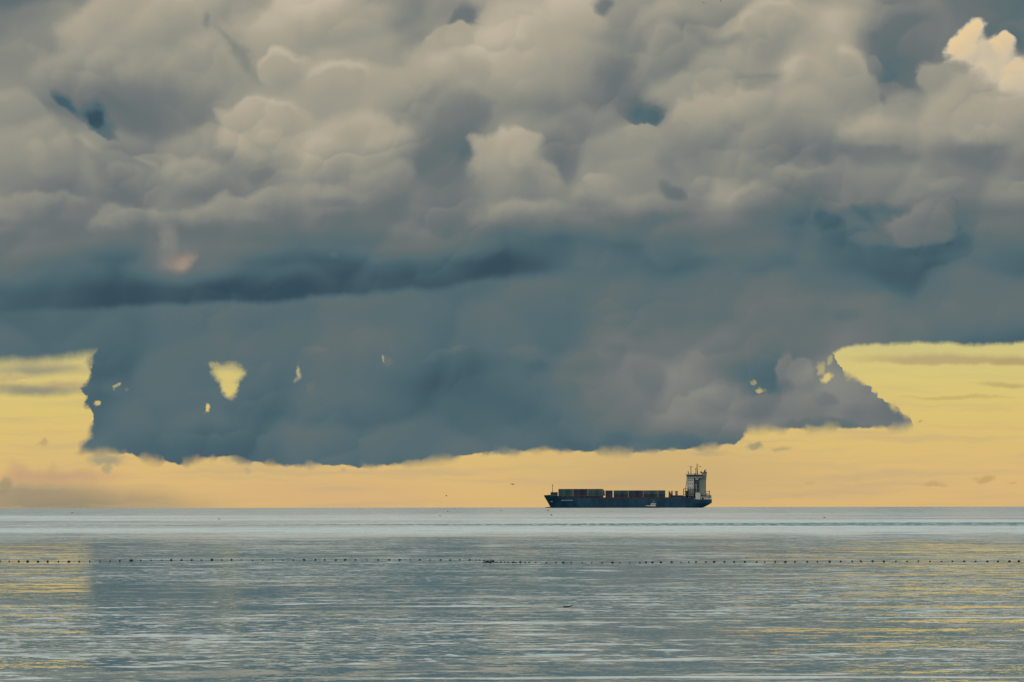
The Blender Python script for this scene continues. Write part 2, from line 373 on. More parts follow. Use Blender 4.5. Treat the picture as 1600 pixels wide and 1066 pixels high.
    b_mix = g.m('ADD', g.mixf(under, upper, lower), uneven)
    b_low = g.m('ADD', lower, uneven)

    # ---- where cloud covers the sky
    Pf = g.vm('MULTIPLY_ADD', g.vm('SUBTRACT', g.noise(P, 1 / 26, 4, 0.6, col=True), (.5, .5, .5)), (24, 18, 0), g.vm('ADD', P, jit))
    fx, fy, _ = g.sep(Pf)
    fx = g.m('MULTIPLY_ADD', vk, 22.0, fx)
    fy = g.m('MULTIPLY_ADD', vk, -12.0, fy)
    tf = g.m('MULTIPLY', fx, 1 / 1600, clamp=True)
    tyf = g.m('MULTIPLY', fy, 1 / 1000, clamp=True)
    bs = g.ss(g.noise(P, 1 / 55, 2, .5), .38, .66, 1.6, 13.0)
    left = g.m('MULTIPLY', g.curve(tyf, [(y / 1000, x / 1000) for y, x in ((0, 136), (560, 138), (598, 135), (612, 126), (622, 130), (638, 131), (650, 139), (678, 140), (692, 132), (706, 125), (1000, 125))], True), 1000.0)
    mleft = g.ss(g.m('SUBTRACT', fx, left), g.m('MULTIPLY', bs, -.7), g.m('MULTIPLY', bs, .7))
    bot = g.m('MULTIPLY', g.curve(tf, [(x / 1600, y / 1000) for x, y in (
        (0, 706), (126, 706), (200, 711), (250, 718), (290, 725), (325, 715), (355, 714), (420, 726), (470, 729), (492, 726), (580, 728), (650, 723),
        (700, 717), (745, 708), (800, 706), (840, 704), (900, 706), (990, 706), (1060, 705), (1145, 695), (1160, 684), (1168, 672), (1300, 671), (1418, 668), (1432, 661), (1440, 600), (1600, 500))], True), 1000.0)
    # flat base: the ragged edge is squeezed in height
    yb = g.m('MULTIPLY_ADD', g.m('SUBTRACT', fy, Y), 0.55, Y)
    mbot = g.ss(g.m('SUBTRACT', yb, bot), g.m('MULTIPLY', bs, -1.0), bs, 1.0, 0.0)
    top = g.m('MULTIPLY', g.curve(tf, [(x / 1600, y / 1000) for x, y in ((0, 0), (1296, 0), (1300, 548), (1312, 572), (1324, 584), (1352, 602), (1392, 632), (1414, 642), (1428, 648), (1436, 662), (1600, 700))], True), 1000.0)
    mtop = g.ss(g.m('SUBTRACT', fy, top), g.m('MULTIPLY', bs, -.7), g.m('MULTIPLY', bs, .7))
    low = g.m('MULTIPLY', g.m('MULTIPLY', mleft, mbot), mtop)
    deck = g.m('MULTIPLY', g.curve(tf, [(x / 1600, y / 1000) for x, y in ((0, 566), (60, 563), (130, 556), (200, 556), (1270, 556), (1305, 552), (1325, 543), (1350, 541), (1450, 538), (1545, 542), (1570, 541), (1600, 537))], True), 1000.0)
    dsoft = g.ss(X, 100, 1250, 13.0, 4.5)
    mdeck = g.ss(g.m('SUBTRACT', yb, deck), g.m('MULTIPLY', dsoft, -1.0), dsoft, 1.0, 0.0)
    cover = g.m('MAXIMUM', low, mdeck)
    hz = g.noise(g.vm('MULTIPLY', PL, (1 / 300, 1 / 17, 0)), 1.0, 4, .55)      # thin layers of haze low down
    haze = g.m('MULTIPLY', g.ss(hz, .42, .78, 0.0, .55), g.ss(Y, 540, 740, .35, 1.0))

    # ---- assemble: one branch per part of the sky, chosen by plain steps so that only one is evaluated
    shared = dict(PQ=PQ, Pf=Pf, PL=PL, vk=vk, relief=relief, cover=cover, haze=haze, Y=Y)
    def tile(b_in, *a):
        n = g.new('ShaderNodeGroup'); n.node_tree = sky_tile(*a)
        for k_, v_ in shared.items():
            if k_ in ('Pf', 'PL', 'cover', 'haze') and not a[-1]:
                continue
            g.put(n.inputs[k_], v_)
        g.put(n.inputs['b'], b_in)
        bg = g.new('ShaderNodeBackground')
        g.put(bg.inputs['Color'], n.outputs[0])
        bg.inputs['Strength'].default_value = 0.1
        return bg.outputs[0]
    def split(axis, cuts, parts):
        if len(parts) == 1:
            return parts[0]()
        k_ = len(parts) // 2
        a = split(axis, cuts[:k_ - 1], parts[:k_]); b_ = split(axis, cuts[k_:], parts[k_:])
        mx = g.new('ShaderNodeMixShader')
        g.put(mx.inputs[0], g.m('GREATER_THAN', axis, float(cuts[k_ - 1])))
        wt.links.new(a, mx.inputs[1]); wt.links.new(b_, mx.inputs[2])
        return mx.outputs[0]
    XC = [160 * k_ for k_ in range(1, 10)]
    def rowof(nm, b_in, y0, y1, glow):
        xb = [-9e9] + XC + [9e9]
        return lambda: split(X, XC, [(lambda i=i: tile(b_in, '%s_%d' % (nm, i), xb[i], xb[i + 1], y0, y1, glow)) for i in range(len(xb) - 1)])
    YC = [110, 220, 330, 510, 600]
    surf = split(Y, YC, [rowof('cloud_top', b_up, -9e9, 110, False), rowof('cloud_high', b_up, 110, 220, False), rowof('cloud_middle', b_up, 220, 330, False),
                         rowof('cloud_shade', b_mix, 330, 510, False), rowof('cloud_low', b_low, 510, 600, True), rowof('cloud_base', b_low, 600, 9e9, True)])
    out = g.new('ShaderNodeOutputWorld')
    wt.links.new(surf, out.inputs['Surface'])
build_sky()

# ------------------------------------------------------------------ where a photograph pixel meets the sea
def drop(r):
    return -r * r / (2 * EARTH)
def ground(px, py):
    """point of the curved sea seen at a pixel of the photograph"""
    py = py + (px - 800) * math.tan(R(0.093))
    dep = max((py - HORIZ) / F, math.sqrt(2 * CAM_H / EARTH) + 2e-6)
    # dep = h/d + d/2R
    d = EARTH * (dep - math.sqrt(dep * dep - 2 * CAM_H / EARTH))
    a = (px - 800) / F
    return Vector((d * math.sin(a), d * math.cos(a), drop(d)))
def in_air(px, py, d):
    py = py + (px - 800) * math.tan(R(0.093))
    a = (px - 800) / F
    return Vector((d * math.sin(a), d * math.cos(a), CAM_H - d * (py - HORIZ) / F))

# ------------------------------------------------------------------ sea
def build_sea():
    mat = bpy.data.materials.new('sea_water'); mat.use_nodes = True
    nt = mat.node_tree; nt.nodes.clear(); m = G(nt)
    pos = m.new('ShaderNodeNewGeometry').outputs['Position']
    x, y, _ = m.sep(pos)
    P2 = m.xyz(x, y)
    # wind patches: calm near the shore, ruffled beyond
    wob = m.noise(m.xyz(m.m('MULTIPLY', x, 0.02), m.m('MULTIPLY', y, 0.006)), 1.0, 3, 0.55)
    yy = m.m('MULTIPLY_ADD', m.m('SUBTRACT', wob, 0.5), 330.0, y)
    ruff = m.ss(yy, 430, 820)
    far = m.ss(yy, 1250, 2300)
    # chop
    def turned(a, fx_, fy_):                # ripple trains cross at different angles
        c_, s_ = math.cos(R(a)), math.sin(R(a))
        return m.xyz(m.vm('DOT_PRODUCT', P2, (c_ * fx_, s_ * fx_, 0)), m.vm('DOT_PRODUCT', P2, (-s_ * fy_, c_ * fy_, 0)))
    big = m.noise(m.xyz(m.m('MULTIPLY', x, 0.10), m.m('MULTIPLY', y, 0.16)), 1.0, 3, 0.55, col=True)
    mid = m.noise(turned(-9, .8, .55), 1.0, 3, 0.6, col=True)
    fine = m.noise(turned(31, 3.7, 2.9), 1.0, 2, 0.6, col=True)
    half = (.5, .5, .5)
    sl = m.vm('MULTIPLY', m.vm('SUBTRACT', big, half), (.03, .066, 0))
    sl = m.vm('MULTIPLY_ADD', m.vm('SUBTRACT', mid, half), (.10, .05, 0), sl)
    fn = m.vm('SUBTRACT', fine, half)
    # at grazing view only facets that lean towards the eye are seen
    seen = m.m('MULTIPLY', m.m('ABSOLUTE', m.vm('DOT_PRODUCT', fn, (0, 1, 0))), -.08)
    sl = m.vm('ADD', sl, m.xyz(m.m('MULTIPLY', m.vm('DOT_PRODUCT', fn, (1, 0, 0)), .16), seen))
    # crests, in long broken lines, lean further towards the eye and catch the high pale sky
    slick = m.ss(m.noise(m.xyz(m.m('MULTIPLY', x, 0.035), m.m('MULTIPLY', y, 0.028)), 1.0, 3, .55), .36, .64, .25, 1.35)
    swell = m.noise(turned(1.5, .06, .26), 1.0, 3, .55)
    swell = m.m('MULTIPLY', m.m('MAXIMUM', m.m('SUBTRACT', swell, .62), 0.0), -.42)
    cr = m.noise(m.xyz(m.m('MULTIPLY', x, 0.30), m.m('MULTIPLY', y, 0.33)), 1.0, 4, 0.62)
    sl = m.vm('ADD', sl, m.xyz(0.0, m.m('MULTIPLY', m.m('MAXIMUM', m.m('SUBTRACT', cr, .58), 0.0), m.m('MULTIPLY', slick, -.70))))
    sl = m.vm('ADD', sl, m.xyz(0.0, swell))
    cr2 = m.noise(turned(6, 1.9, 1.3), 1.0, 2, 0.6)
    sl = m.vm('ADD', sl, m.xyz(0.0, m.m('MULTIPLY', m.m('MAXIMUM', m.m('SUBTRACT', cr2, .56), 0.0), m.m('MULTIPLY', slick, -.36))))
    sl = m.vm('MULTIPLY', sl, m.xyz(1.0, m.mixf(ruff, 1.0, 1.4), 0.0))
    bands = m.noise(m.xyz(m.m('MULTIPLY', x, 0.004), m.m('MULTIPLY', y, 0.0045)), 1.0, 3, 0.6)
    bias = m.mixf(ruff, -.003, -.054)
    bias = m.m('MULTIPLY_ADD', m.m('MULTIPLY', m.m('SUBTRACT', bands, .5), ruff), .13, bias)
    bias = m.mixf(far, bias, -.032)
    # a dark line of short, steep chop well out
    ln = m.noise(m.xyz(m.m('MULTIPLY', x, 0.05), m.m('MULTIPLY', y, 0.01)), 1.0, 4, 0.6)
    yl = m.m('ABSOLUTE', m.m('SUBTRACT', m.m('MULTIPLY_ADD', m.m('SUBTRACT', ln, 0.5), 30.0, y), 985.0))
    wid = m.ss(x, -60, 70, 14.0, 82.0)
    line = m.ss(yl, m.m('MULTIPLY', wid, .7), wid, 1.0, 0.0)
    gap = m.noise(m.xyz(m.m('MULTIPLY', x, 0.9), m.m('MULTIPLY', y, 0.05)), 1.0, 3, 0.65)
    broad = m.ss(m.noise(m.xyz(m.m('MULTIPLY', x, 0.018), 3.0), 1.0, 2, 0.5), .36, .52)
    broad = m.m('MAXIMUM', broad, m.ss(x, -25, 15))
    line = m.m('MULTIPLY', m.m('MULTIPLY', line, m.ss(gap, .30, .62)), broad)
    bias = m.mixf(line, bias, -.40)
    sx_, sy_, _ = m.sep(sl)
    sl = m.xyz(sx_, m.m('MINIMUM', m.m('ADD', sy_, bias), .010), 1.0)
    nrm = m.vm('NORMALIZE', sl)
    bs = m.new('ShaderNodeBsdfPrincipled')
    bs.inputs['Base Color'].default_value = (.022, .135, .160, 1)
    bs.inputs['IOR'].default_value = 1.333
    m.put(bs.inputs['Roughness'], m.mixf(line, m.mixf(ruff, .03, .05), .12))
    bs.inputs['Specular IOR Level'].default_value = .5
    nt.links.new(nrm, bs.inputs['Normal'])
    out = m.new('ShaderNodeOutputMaterial')
    nt.links.new(bs.outputs[0], out.inputs['Surface'])
    rings = [3.0]
    while rings[-1] < 26000:
        rings.append(rings[-1] + min(max(rings[-1] * .06, 1.0), 160))
    SEG = 240
    verts = [(0, 0, 0)]; faces = []
    for r in rings:
        for k in range(SEG):
            a = 2 * math.pi * k / SEG
            verts.append((r * math.sin(a), r * math.cos(a), drop(r)))
    for k in range(SEG):
        faces.append((0, 1 + (k + 1) % SEG, 1 + k))
    for i in range(len(rings) - 1):
        for k in range(SEG):
            a, b_ = 1 + i * SEG + k, 1 + i * SEG + (k + 1) % SEG
            faces.append((a, b_, b_ + SEG, a + SEG))
    me = bpy.data.meshes.new('sea'); me.from_pydata(verts, [], faces); me.update()
    for p in me.polygons:
        p.use_smooth = True
    if me.polygons[SEG + 5].normal.z < 0:
        me.flip_normals()
    me.materials.append(mat)
    o = bpy.data.objects.new('sea', me); col.objects.link(o); o['kind'] = 'structure'
build_sea()

# ------------------------------------------------------------------ helpers for objects
def paint(name, rgb, rough=.5, metal=0.0, wear=.12, scale=1.5):
    """painted surface with faint weathering"""
    mat = bpy.data.materials.new(name); mat.use_nodes = True
    nt = mat.node_tree; nt.nodes.clear(); m = G(nt)
    pos = m.new('ShaderNodeTexCoord').outputs['Object']
    n = m.noise(m.vm('MULTIPLY', pos, (1, 1, .35)), scale, 5, .6, dims='3D')
    f = m.ss(n, .35, .75)
    c = m.mixc(f, tuple(v * (1 - wear) for v in rgb) + (1,), tuple(min(1, v * (1 + wear) + .01) for v in rgb) + (1,))
    bs = m.new('ShaderNodeBsdfPrincipled')
    m.put(bs.inputs['Base Color'], c)
    bs.inputs['Metallic'].default_value = metal
    bs.inputs['Specular IOR Level'].default_value = .2
    m.put(bs.inputs['Roughness'], m.ss(n, .2, .8, rough - .08, rough + .1))
    out = m.new('ShaderNodeOutputMaterial')
    nt.links.new(bs.outputs[0], out.inputs['Surface'])
    return mat
M = {
    'hull': paint('hull_blue', (.004, .042, .085), .5, wear=.25, scale=.12),
    'strake': paint('strake_slate', (.014, .024, .050), .6, wear=.25, scale=.2),
    'red': paint('antifouling_red', (.16, .035, .02), .6),
    'white': paint('ship_white', (.46, .44, .42), .5, wear=.10, scale=.25),
    'grey': paint('ship_grey', (.17, .20, .21), .55, scale=.3),
    'dark': paint('dark_steel', (.045, .055, .065), .5),
    'black': paint('black_rubber', (.012, .012, .012), .55),
    'glass': paint('bridge_glass', (.010, .028, .045), .12, wear=.05),
    'buff': paint('mast_buff', (.26, .17, .10), .55),
    'brown': paint('funnel_brown', (.20, .13, .10), .55),
    'wood': paint('wet_wood', (.035, .030, .025), .6),
    'bird_dark': paint('bird_dark', (.05, .045, .04), .8, scale=8),
    'bird_grey': paint('bird_grey', (.16, .15, .14), .8, scale=8),
    'letter': paint('faded_lettering', (.16, .26, .30), .5),
    'rope': paint('rope', (.05, .05, .045), .8, scale=20),
    'flag': paint('flag_cloth', (.05, .015, .012), .9, scale=20),
}
def link(name, me, mat=None, parent=None):
    if mat is not None and not me.materials:
        me.materials.append(mat)
    o = bpy.data.objects.new(name, me); col.objects.link(o)
    if parent is not None:
        o.parent = parent
    return o
def empty(name, loc, rz=0.0):
    o = bpy.data.objects.new(name, None); col.objects.link(o)
    o.location = loc; o.rotation_euler = (0, 0, rz); o.empty_display_size = .5
    return o
def tag(o, label, cat, group=None):
    o['label'] = label; o['category'] = cat
    if group:
        o['group'] = group
    return o
class MB:
    """collects boxes, prisms and tubes into one mesh"""
    def __init__(self):
        self.v, self.f = [], []
    def add(self, vs, fs):
        k = len(self.v); self.v += [tuple(p) for p in vs]; self.f += [tuple(k + i for i in f) for f in fs]
        return self
    def box(self, x0, x1, y0, y1, z0, z1):
        return self.add([(x, y, z) for z in (z0, z1) for y in (y0, y1) for x in (x0, x1)],
                        [(0, 2, 3, 1), (4, 5, 7, 6), (0, 1, 5, 4), (2, 6, 7, 3), (0, 4, 6, 2), (1, 3, 7, 5)])
    def prism(self, xz, y0, y1):
        n = len(xz)
        vs = [(x, y0, z) for x, z in xz] + [(x, y1, z) for x, z in xz]
        fs = [tuple(range(n)), tuple(range(2 * n - 1, n - 1, -1))]
        fs += [((i + 1) % n, i, n + i, n + (i + 1) % n) for i in range(n)]
        return self.add(vs, fs)
    def tube(self, a, b, r0, r1=None, seg=8):
        a, b = Vector(a), Vector(b); r1 = r0 if r1 is None else r1
        z = (b - a).normalized(); x = z.orthogonal().normalized(); y = z.cross(x)
        vs = []
        for p, r in ((a, r0), (b, r1)):
            vs += [p + (x * math.cos(t) + y * math.sin(t)) * r for t in (2 * math.pi * k / seg for k in range(seg))]
        fs = [(i, (i + 1) % seg, seg + (i + 1) % seg, seg + i) for i in range(seg)]
        fs += [tuple(range(seg - 1, -1, -1)), tuple(range(seg, 2 * seg))]
        return self.add(vs, fs)
    def lathe(self, prof, seg=12, org=(0, 0, 0), axis='z'):
        vs = []
        for r, h in prof:
            for k in range(seg):
                t = 2 * math.pi * k / seg
                p = (r * math.cos(t), r * math.sin(t), h)
                if axis == 'x':
                    p = (h, r * math.cos(t), r * math.sin(t))
                vs.append((p[0] + org[0], p[1] + org[1], p[2] + org[2]))
        fs = []
        for i in range(len(prof) - 1):
            for k in range(seg):
                fs.append((i * seg + k, i * seg + (k + 1) % seg, (i + 1) * seg + (k + 1) % seg, (i + 1) * seg + k))
        fs += [tuple(range(seg - 1, -1, -1)), tuple((len(prof) - 1) * seg + k for k in range(seg))]
        return self.add(vs, fs)
    def mesh(self, name, mat, bevel=0.0, smooth=False):
        me = bpy.data.meshes.new(name); me.from_pydata(self.v, [], self.f)
        bm = bmesh.new(); bm.from_mesh(me)
        bmesh.ops.recalc_face_normals(bm, faces=bm.faces)
        if bevel:
            bmesh.ops.bevel(bm, geom=bm.edges[:], offset=bevel, segments=1, affect='EDGES', clamp_overlap=True)
        bm.to_mesh(me); bm.free()
        if smooth:
            for p in me.polygons:
                p.use_smooth = True
        me.materials.append(M[mat])
        return me
    def build(self, name, mat, parent=None, bevel=0.0, smooth=False):
        return link(name, self.mesh(name, mat, bevel, smooth), None, parent)

# ------------------------------------------------------------------ container ship, about 140 m long, 4.76 km out
SHIP_D = 4760.0
S = SHIP_D / F
def lx(px): return (px - 980) * S
def lz(py): return (793.3 - py) * S
ang = (980 - 800) / F
SHIP = empty('container_ship', (SHIP_D * math.sin(ang), SHIP_D * math.cos(ang), drop(SHIP_D)))
tag(SHIP, 'long dark blue container ship with pale stern superstructure crossing on the horizon', 'ship')

def build_hull():
    NU, NL = 56, 9
    def top(x):
        if x < -58: return 10.2
        if x < -46: return 10.2 - (x + 58) / 12 * 2.6
        return 7.6 if x < 57 else 6.9
    verts, faces = [], []
    for i in range(NU + 1):
        u = i / NU
        u = .5 - .5 * math.cos(math.pi * u)
        for side in (-1, 1):
            for l in range(NL + 1):
                v = l / NL
                xm = -70 + 140 * u
                z = -1.5 + (top(xm) + 1.5) * v
                bow = -64.2 - 5.8 * max(0, z / 10.2) ** 1.05
                st = 60.0 + 10.2 * min(1, max(0, (z + .6) / 4.6)) ** .7
                x = bow + (st - bow) * u
                # fuller and flared towards the top
                ub = .24 - .10 * max(0, min(1, z / 9))
                w = 11.0 * math.sin(math.pi / 2 * min(1, u / ub)) ** .8 if u < ub else 11.0
                us = (1 - u) / .12
                if us < 1:
                    w *= .80 + .20 * math.sin(math.pi / 2 * us)
                if l == 0:
                    w *= .96
                verts.append((x, side * max(w, .12), z))
    row = 2 * (NL + 1)
    for i in range(NU):
        for side in (0, 1):
            o = side * (NL + 1)
            for l in range(NL):
                a = i * row + o + l
                faces.append((a, a + row, a + row + 1, a + 1))
        faces.append((i * row + NL, (i + 1) * row + NL, (i + 1) * row + 2 * NL + 1, i * row + 2 * NL + 1))
    for i in (0, NU):
        for l in range(NL):
            a = i * row + l
            faces.append((a, a + 1, a + NL + 2, a + NL + 1))
    me = bpy.data.meshes.new('hull'); me.from_pydata(verts, [], faces)
    bm = bmesh.new(); bm.from_mesh(me); bmesh.ops.recalc_face_normals(bm, faces=bm.faces); bm.to_mesh(me); bm.free()
    hull = link('hull', me, M['hull'], SHIP)
    # raised bulwark at the bow and rubbing strake
    MB().prism([(lx(849.5), 10.2), (lx(860), 10.2), (lx(860), 10.9), (lx(850), 10.6)], -3.2, 3.2).build('bulwark', 'hull', SHIP)
    # rows of pale letters, too far off to read
    m = MB()
    x = lx(876.5)
    for k in range(13):
        w = random.choice((.42, .5, .55)); yy = -11.06 if x > -53 else -10.9
        m.box(x, x + w, -11.10, -10.6, 5.7, 6.8); x += w + .26
    m.build('name_lettering', 'letter', hull)
    MB().prism([(-64.6, 5.6), (-62.4, 5.6), (-62.8, 4.9), (-64.2, 4.9)], -6.2, -2.0).build('bow_mark', 'letter', hull)
    MB().lathe([(.05, -69.4), (.7, -69.0), (1.15, -67.8), (1.3, -65.5), (1.3, -62)], 12, (0, 0, -.45), 'x').build('bulbous_bow', 'red', SHIP, smooth=True)
build_hull()
MB().box(lx(860), lx(871), -9.2, 9.2, 10.25, lz(768.8)).build('breakwater', 'hull', SHIP, .1)
fm = MB().tube((lx(863), 0, 12.9), (lx(863), 0, lz(756.2)), .28, .12).build('foremast', 'dark', SHIP)
MB().box(lx(863) - .5, lx(863) + .5, -.4, .4, lz(759), lz(758)).build('mast_light', 'dark', fm)
MB().box(lx(871.5), lx(942), -10.2, 10.2, 7.62, 9.98).build('hatch_coaming', 'strake', SHIP, .08)
MB().box(lx(942.2), lx(1047), -10.2, 10.2, 7.62, 8.68).build('hatch_coaming', 'strake', SHIP, .08)
MB().box(lx(1047.2), lx(1066), -10.4, 10.4, 7.62, lz(774)).build('hatch_coaming', 'strake', SHIP, .08)
MB().prism([(lx(940.7), 9.99), (lx(944.6), 9.99), (lx(944), lz(767)), (lx(940.9), lz(763.6))], -10.4, -9.6).build('lashing_bridge', 'dark', SHIP)
MB().prism([(lx(1043.4), 8.7), (lx(1048), 8.7), (lx(1047.4), lz(771.5)), (lx(1043.8), lz(765.8))], -10.4, -9.6).build('lashing_bridge', 'dark', SHIP)
for a, b_ in ((1047.6, 1050.2), (1054.2, 1058.0)):
    v = MB().box(lx(a), lx(b_), -8.5, -6.4, lz(774.0), lz(768.2)).build('ventilator', 'brown', SHIP, .1)
    MB().box(lx(a) - .15, lx(b_) + .15, -8.7, -6.2, lz(768.2) + .01, lz(767.3)).build('ventilator_cap', 'dark', v, .06)
# side rail along the open deck
m = MB()
for k in range(18):
    x = lx(1048) + k * .9
    m.tube((x, -10.7, 7.6), (x, -10.7, 8.6), .04, seg=5)
m.tube((lx(1048), -10.7, 8.6), (lx(1048) + 15.3, -10.7, 8.6), .05, seg=5)
m.build('deck_rail', 'grey', SHIP)

# stern superstructure
house = MB().box(lx(1073.2), lx(1083.3), -8.6, 8.6, 7.5, lz(746.4)).build('deckhouse', 'white', SHIP, .15)
for k in range(5):
    for q in range(3):
        x = lx(1074.6) + q * 1.6; z = 11.2 + k * 2.75
        MB().box(x, x + .6, -8.66, -8.5, z, z + .75).build('window', 'glass', house)
MB().box(lx(1083.4), lx(1091.6), -6.4, 6.4, 7.5, lz(746.4)).build('stair_tower', 'dark', SHIP, .1)
for k in range(4):                                                    # balconies and ladders of the recess
    z = 13 + k * 2.8
    MB().box(lx(1083.5), lx(1091.4), -8.4, -6.45, z, z + .22).build('balcony', 'grey', SHIP)
    MB().tube((lx(1084.2) + (k % 2) * 3.2, -7.6, z + .22), (lx(1087.4) - (k % 2) * 3.2 + .4, -7.6, z + 2.8), .12, seg=5).build('ladder', 'grey', SHIP)
MB().tube((lx(1087.2), -8.2, 12.4), (lx(1086.6), -8.2, 20.5), .55, .5).build('bridge_wing_strut', 'grey', SHIP, smooth=True)
MB().prism([(lx(1084.6), 24.9), (lx(1091.5), 24.9), (lx(1089.8), 23.2), (lx(1086.2), 23.2)], -8.5, -7.4).build('wing_bracket', 'white', SHIP)
funnel = MB().prism([(lx(1091.7), 7.5), (lx(1103.2), 7.5), (lx(1102.0), 14), (lx(1102.2), 22), (lx(1103.4), lz(739.0)), (lx(1096.2), lz(739.0)), (lx(1096.2), lz(741.6)), (lx(1091.7), lz(741.6))], -6.0, 6.0).build('funnel', 'grey', SHIP)
MB().prism([(lx(1100.4), 12.4), (lx(1103.3), 7.6), (lx(1102.1), 14), (lx(1102.3), 22), (lx(1103.6), lz(739.2)), (lx(1101.0), lz(739.2))], -6.08, -5.9).build('funnel_stripe', 'brown', funnel)
MB().box(lx(1095.9), lx(1103.9), -6.2, 6.2, lz(739.0) + .01, lz(738.3)).build('funnel_top', 'dark', funnel)
for a, h, lean in ((1094.5, 736.6, .4), (1099.0, 734.0, 1.5), (1102.0, 737.2, .5)):
    MB().tube((lx(a), -1.5, lz(739.4)), (lx(a) + lean, -1.5, lz(h)), .62, .5).build('exhaust_pipe', 'black', funnel)
# wheelhouse: parapet, dark window band, roof
br = MB().box(lx(1072.0), lx(1096.0), -10.8, 10.8, lz(746.3), lz(745.4)).build('wheelhouse', 'white', SHIP)
MB().prism([(lx(1072.6), lz(745.4) + .01), (lx(1095.6), lz(745.4) + .01), (lx(1096.4), lz(742.6)), (lx(1071.6), lz(742.6))], -10.6, 10.6).build('window_band', 'glass', br)
for k in range(9):
    x = lx(1073.4) + k * 1.45
    MB().box(x, x + .16, -10.68, -10.5, lz(745.3), lz(742.7)).build('window_post', 'dark', br)
MB().box(lx(1071.2), lx(1096.9), -11.1, 11.1, lz(742.6) + .01, lz(741.6)).build('roof', 'grey', br)
m = MB()
for k in range(12):
    x = lx(1071.6) + k * 1.1
    m.tube((x, -10.9, lz(741.6)), (x, -10.9, lz(740.0)), .05, seg=5)
m.tube((lx(1071.6), -10.9, lz(740.0)), (lx(1071.6) + 12.2, -10.9, lz(740.0)), .06, seg=5)
m.build('roof_rail', 'grey', br)
mast = MB().tube((lx(1079.3), 0, lz(741.6)), (lx(1079.0), 0, lz(729.3)), .42, .22).build('radar_mast', 'buff', SHIP)
MB().box(lx(1075.8), lx(1082.2), -.2, .2, lz(729.4), lz(728.9)).build('radar_scanner', 'buff', mast)
MB().box(lx(1078.2), lx(1079.9), -.5, .5, lz(732.0), lz(730.4)).build('radar_housing', 'buff', mast)
MB().tube((lx(1075.8), 0, lz(741.4)), (lx(1074.6), 0, lz(736.2)), .5, .3).build('searchlight_post', 'buff', SHIP)
mast = MB().tube((lx(1089.2), 0, lz(741.6)), (lx(1088.6), 0, lz(724.6)), .60, .25).build('signal_mast', 'buff', SHIP)
MB().tube((lx(1086.6), 0, lz(740.8)), (lx(1086.6), 0, lz(732.0)), .28).build('antenna', 'grey', mast)
MB().box(lx(1085.8), lx(1089.0), -.3, .3, lz(732.2), lz(731.6)).build('yard', 'buff', mast)
MB().tube((lx(1088.9), 0, lz(730)), (lx(1090.6), 0, lz(725.2)), .12).build('antenna', 'buff', mast)
MB().box(lx(1083.8), lx(1087.4), -2, 2, lz(741.58), lz(739.6)).build('roof_locker', 'buff', SHIP, .1)
MB().tube((lx(1070.4), -8.4, lz(763.4)), (lx(1072.6), -8.4, lz(746.5)), .3, .24).build('bridge_strut', 'grey', SHIP)
# lashing frame in front of the house
for px_ in (1067.0, 1070.2, 1074.8, 1078.4, 1082.2):
    MB().box(lx(px_) - .28, lx(px_) + .28, -10.6, -10.0, 7.6, lz(763.6)).build('frame_post', 'dark', SHIP)
for py_ in (764.0, 768.8, 772.8):
    MB().box(lx(1066.8), lx(1083.0), -10.55, -10.05, lz(py_) - .22, lz(py_) + .22).build('frame_beam', 'dark', SHIP)
MB().box(lx(1069.6), lx(1074.4), -9.9, -7.0, 7.6, lz(766.8)).build('winch_house', 'strake', SHIP, .1)
MB().box(lx(1066.5), lx(1084.5), -9.9, 9.9, 7.6, lz(775)).build('hatch_coaming', 'strake', SHIP, .08)
MB().box(lx(1085.6), lx(1093.4), -10.4, -6.5, 6.95, lz(770.0)).build('side_house', 'white', SHIP, .12)
# covered mooring deck at the stern
md = MB().box(lx(1093.6), lx(1110.4), -9.0, 9.0, lz(776.3), lz(774.2)).build('mooring_deck_roof', 'dark', SHIP, .05)
MB().box(lx(1093.6), lx(1110.8), -9.1, 9.1, lz(777.2), lz(776.31)).build('roof_fascia', 'white', md)
for px_ in (1094.0, 1098.6, 1102.2, 1104.0, 1109.2):
    MB().box(lx(px_), lx(px_) + .75, -9.0, -8.2, 6.9, lz(777.2)).build('pillar', 'white', SHIP)
MB().box(lx(1098.8), lx(1110.0), -8.9, -8.4, 6.92, 7.9).build('mooring_rail', 'white', SHIP)
MB().box(lx(1094.2), lx(1109.6), -7.6, 7.6, 6.92, lz(777.25)).build('mooring_space', 'dark', SHIP)
m = MB().tube((lx(1101.8), -6.8, lz(768.4)), (lx(1107.4), -6.8, lz(768.0)), .22)
m.build('davit_arm', 'brown', SHIP)
MB().tube((lx(1107.4), -6.8, lz(774.2)), (lx(1107.8), -6.8, lz(766.2)), .38, .26).build('davit', 'brown', SHIP)
MB().lathe([(.1, lx(1101.6)), (.75, lx(1102.4)), (.9, lx(1104)), (.75, lx(1105.6)), (.1, lx(1106.4))], 10, (0, -6.8, lz(772.0)), 'x').build('rescue_boat', 'white', SHIP, smooth=True)

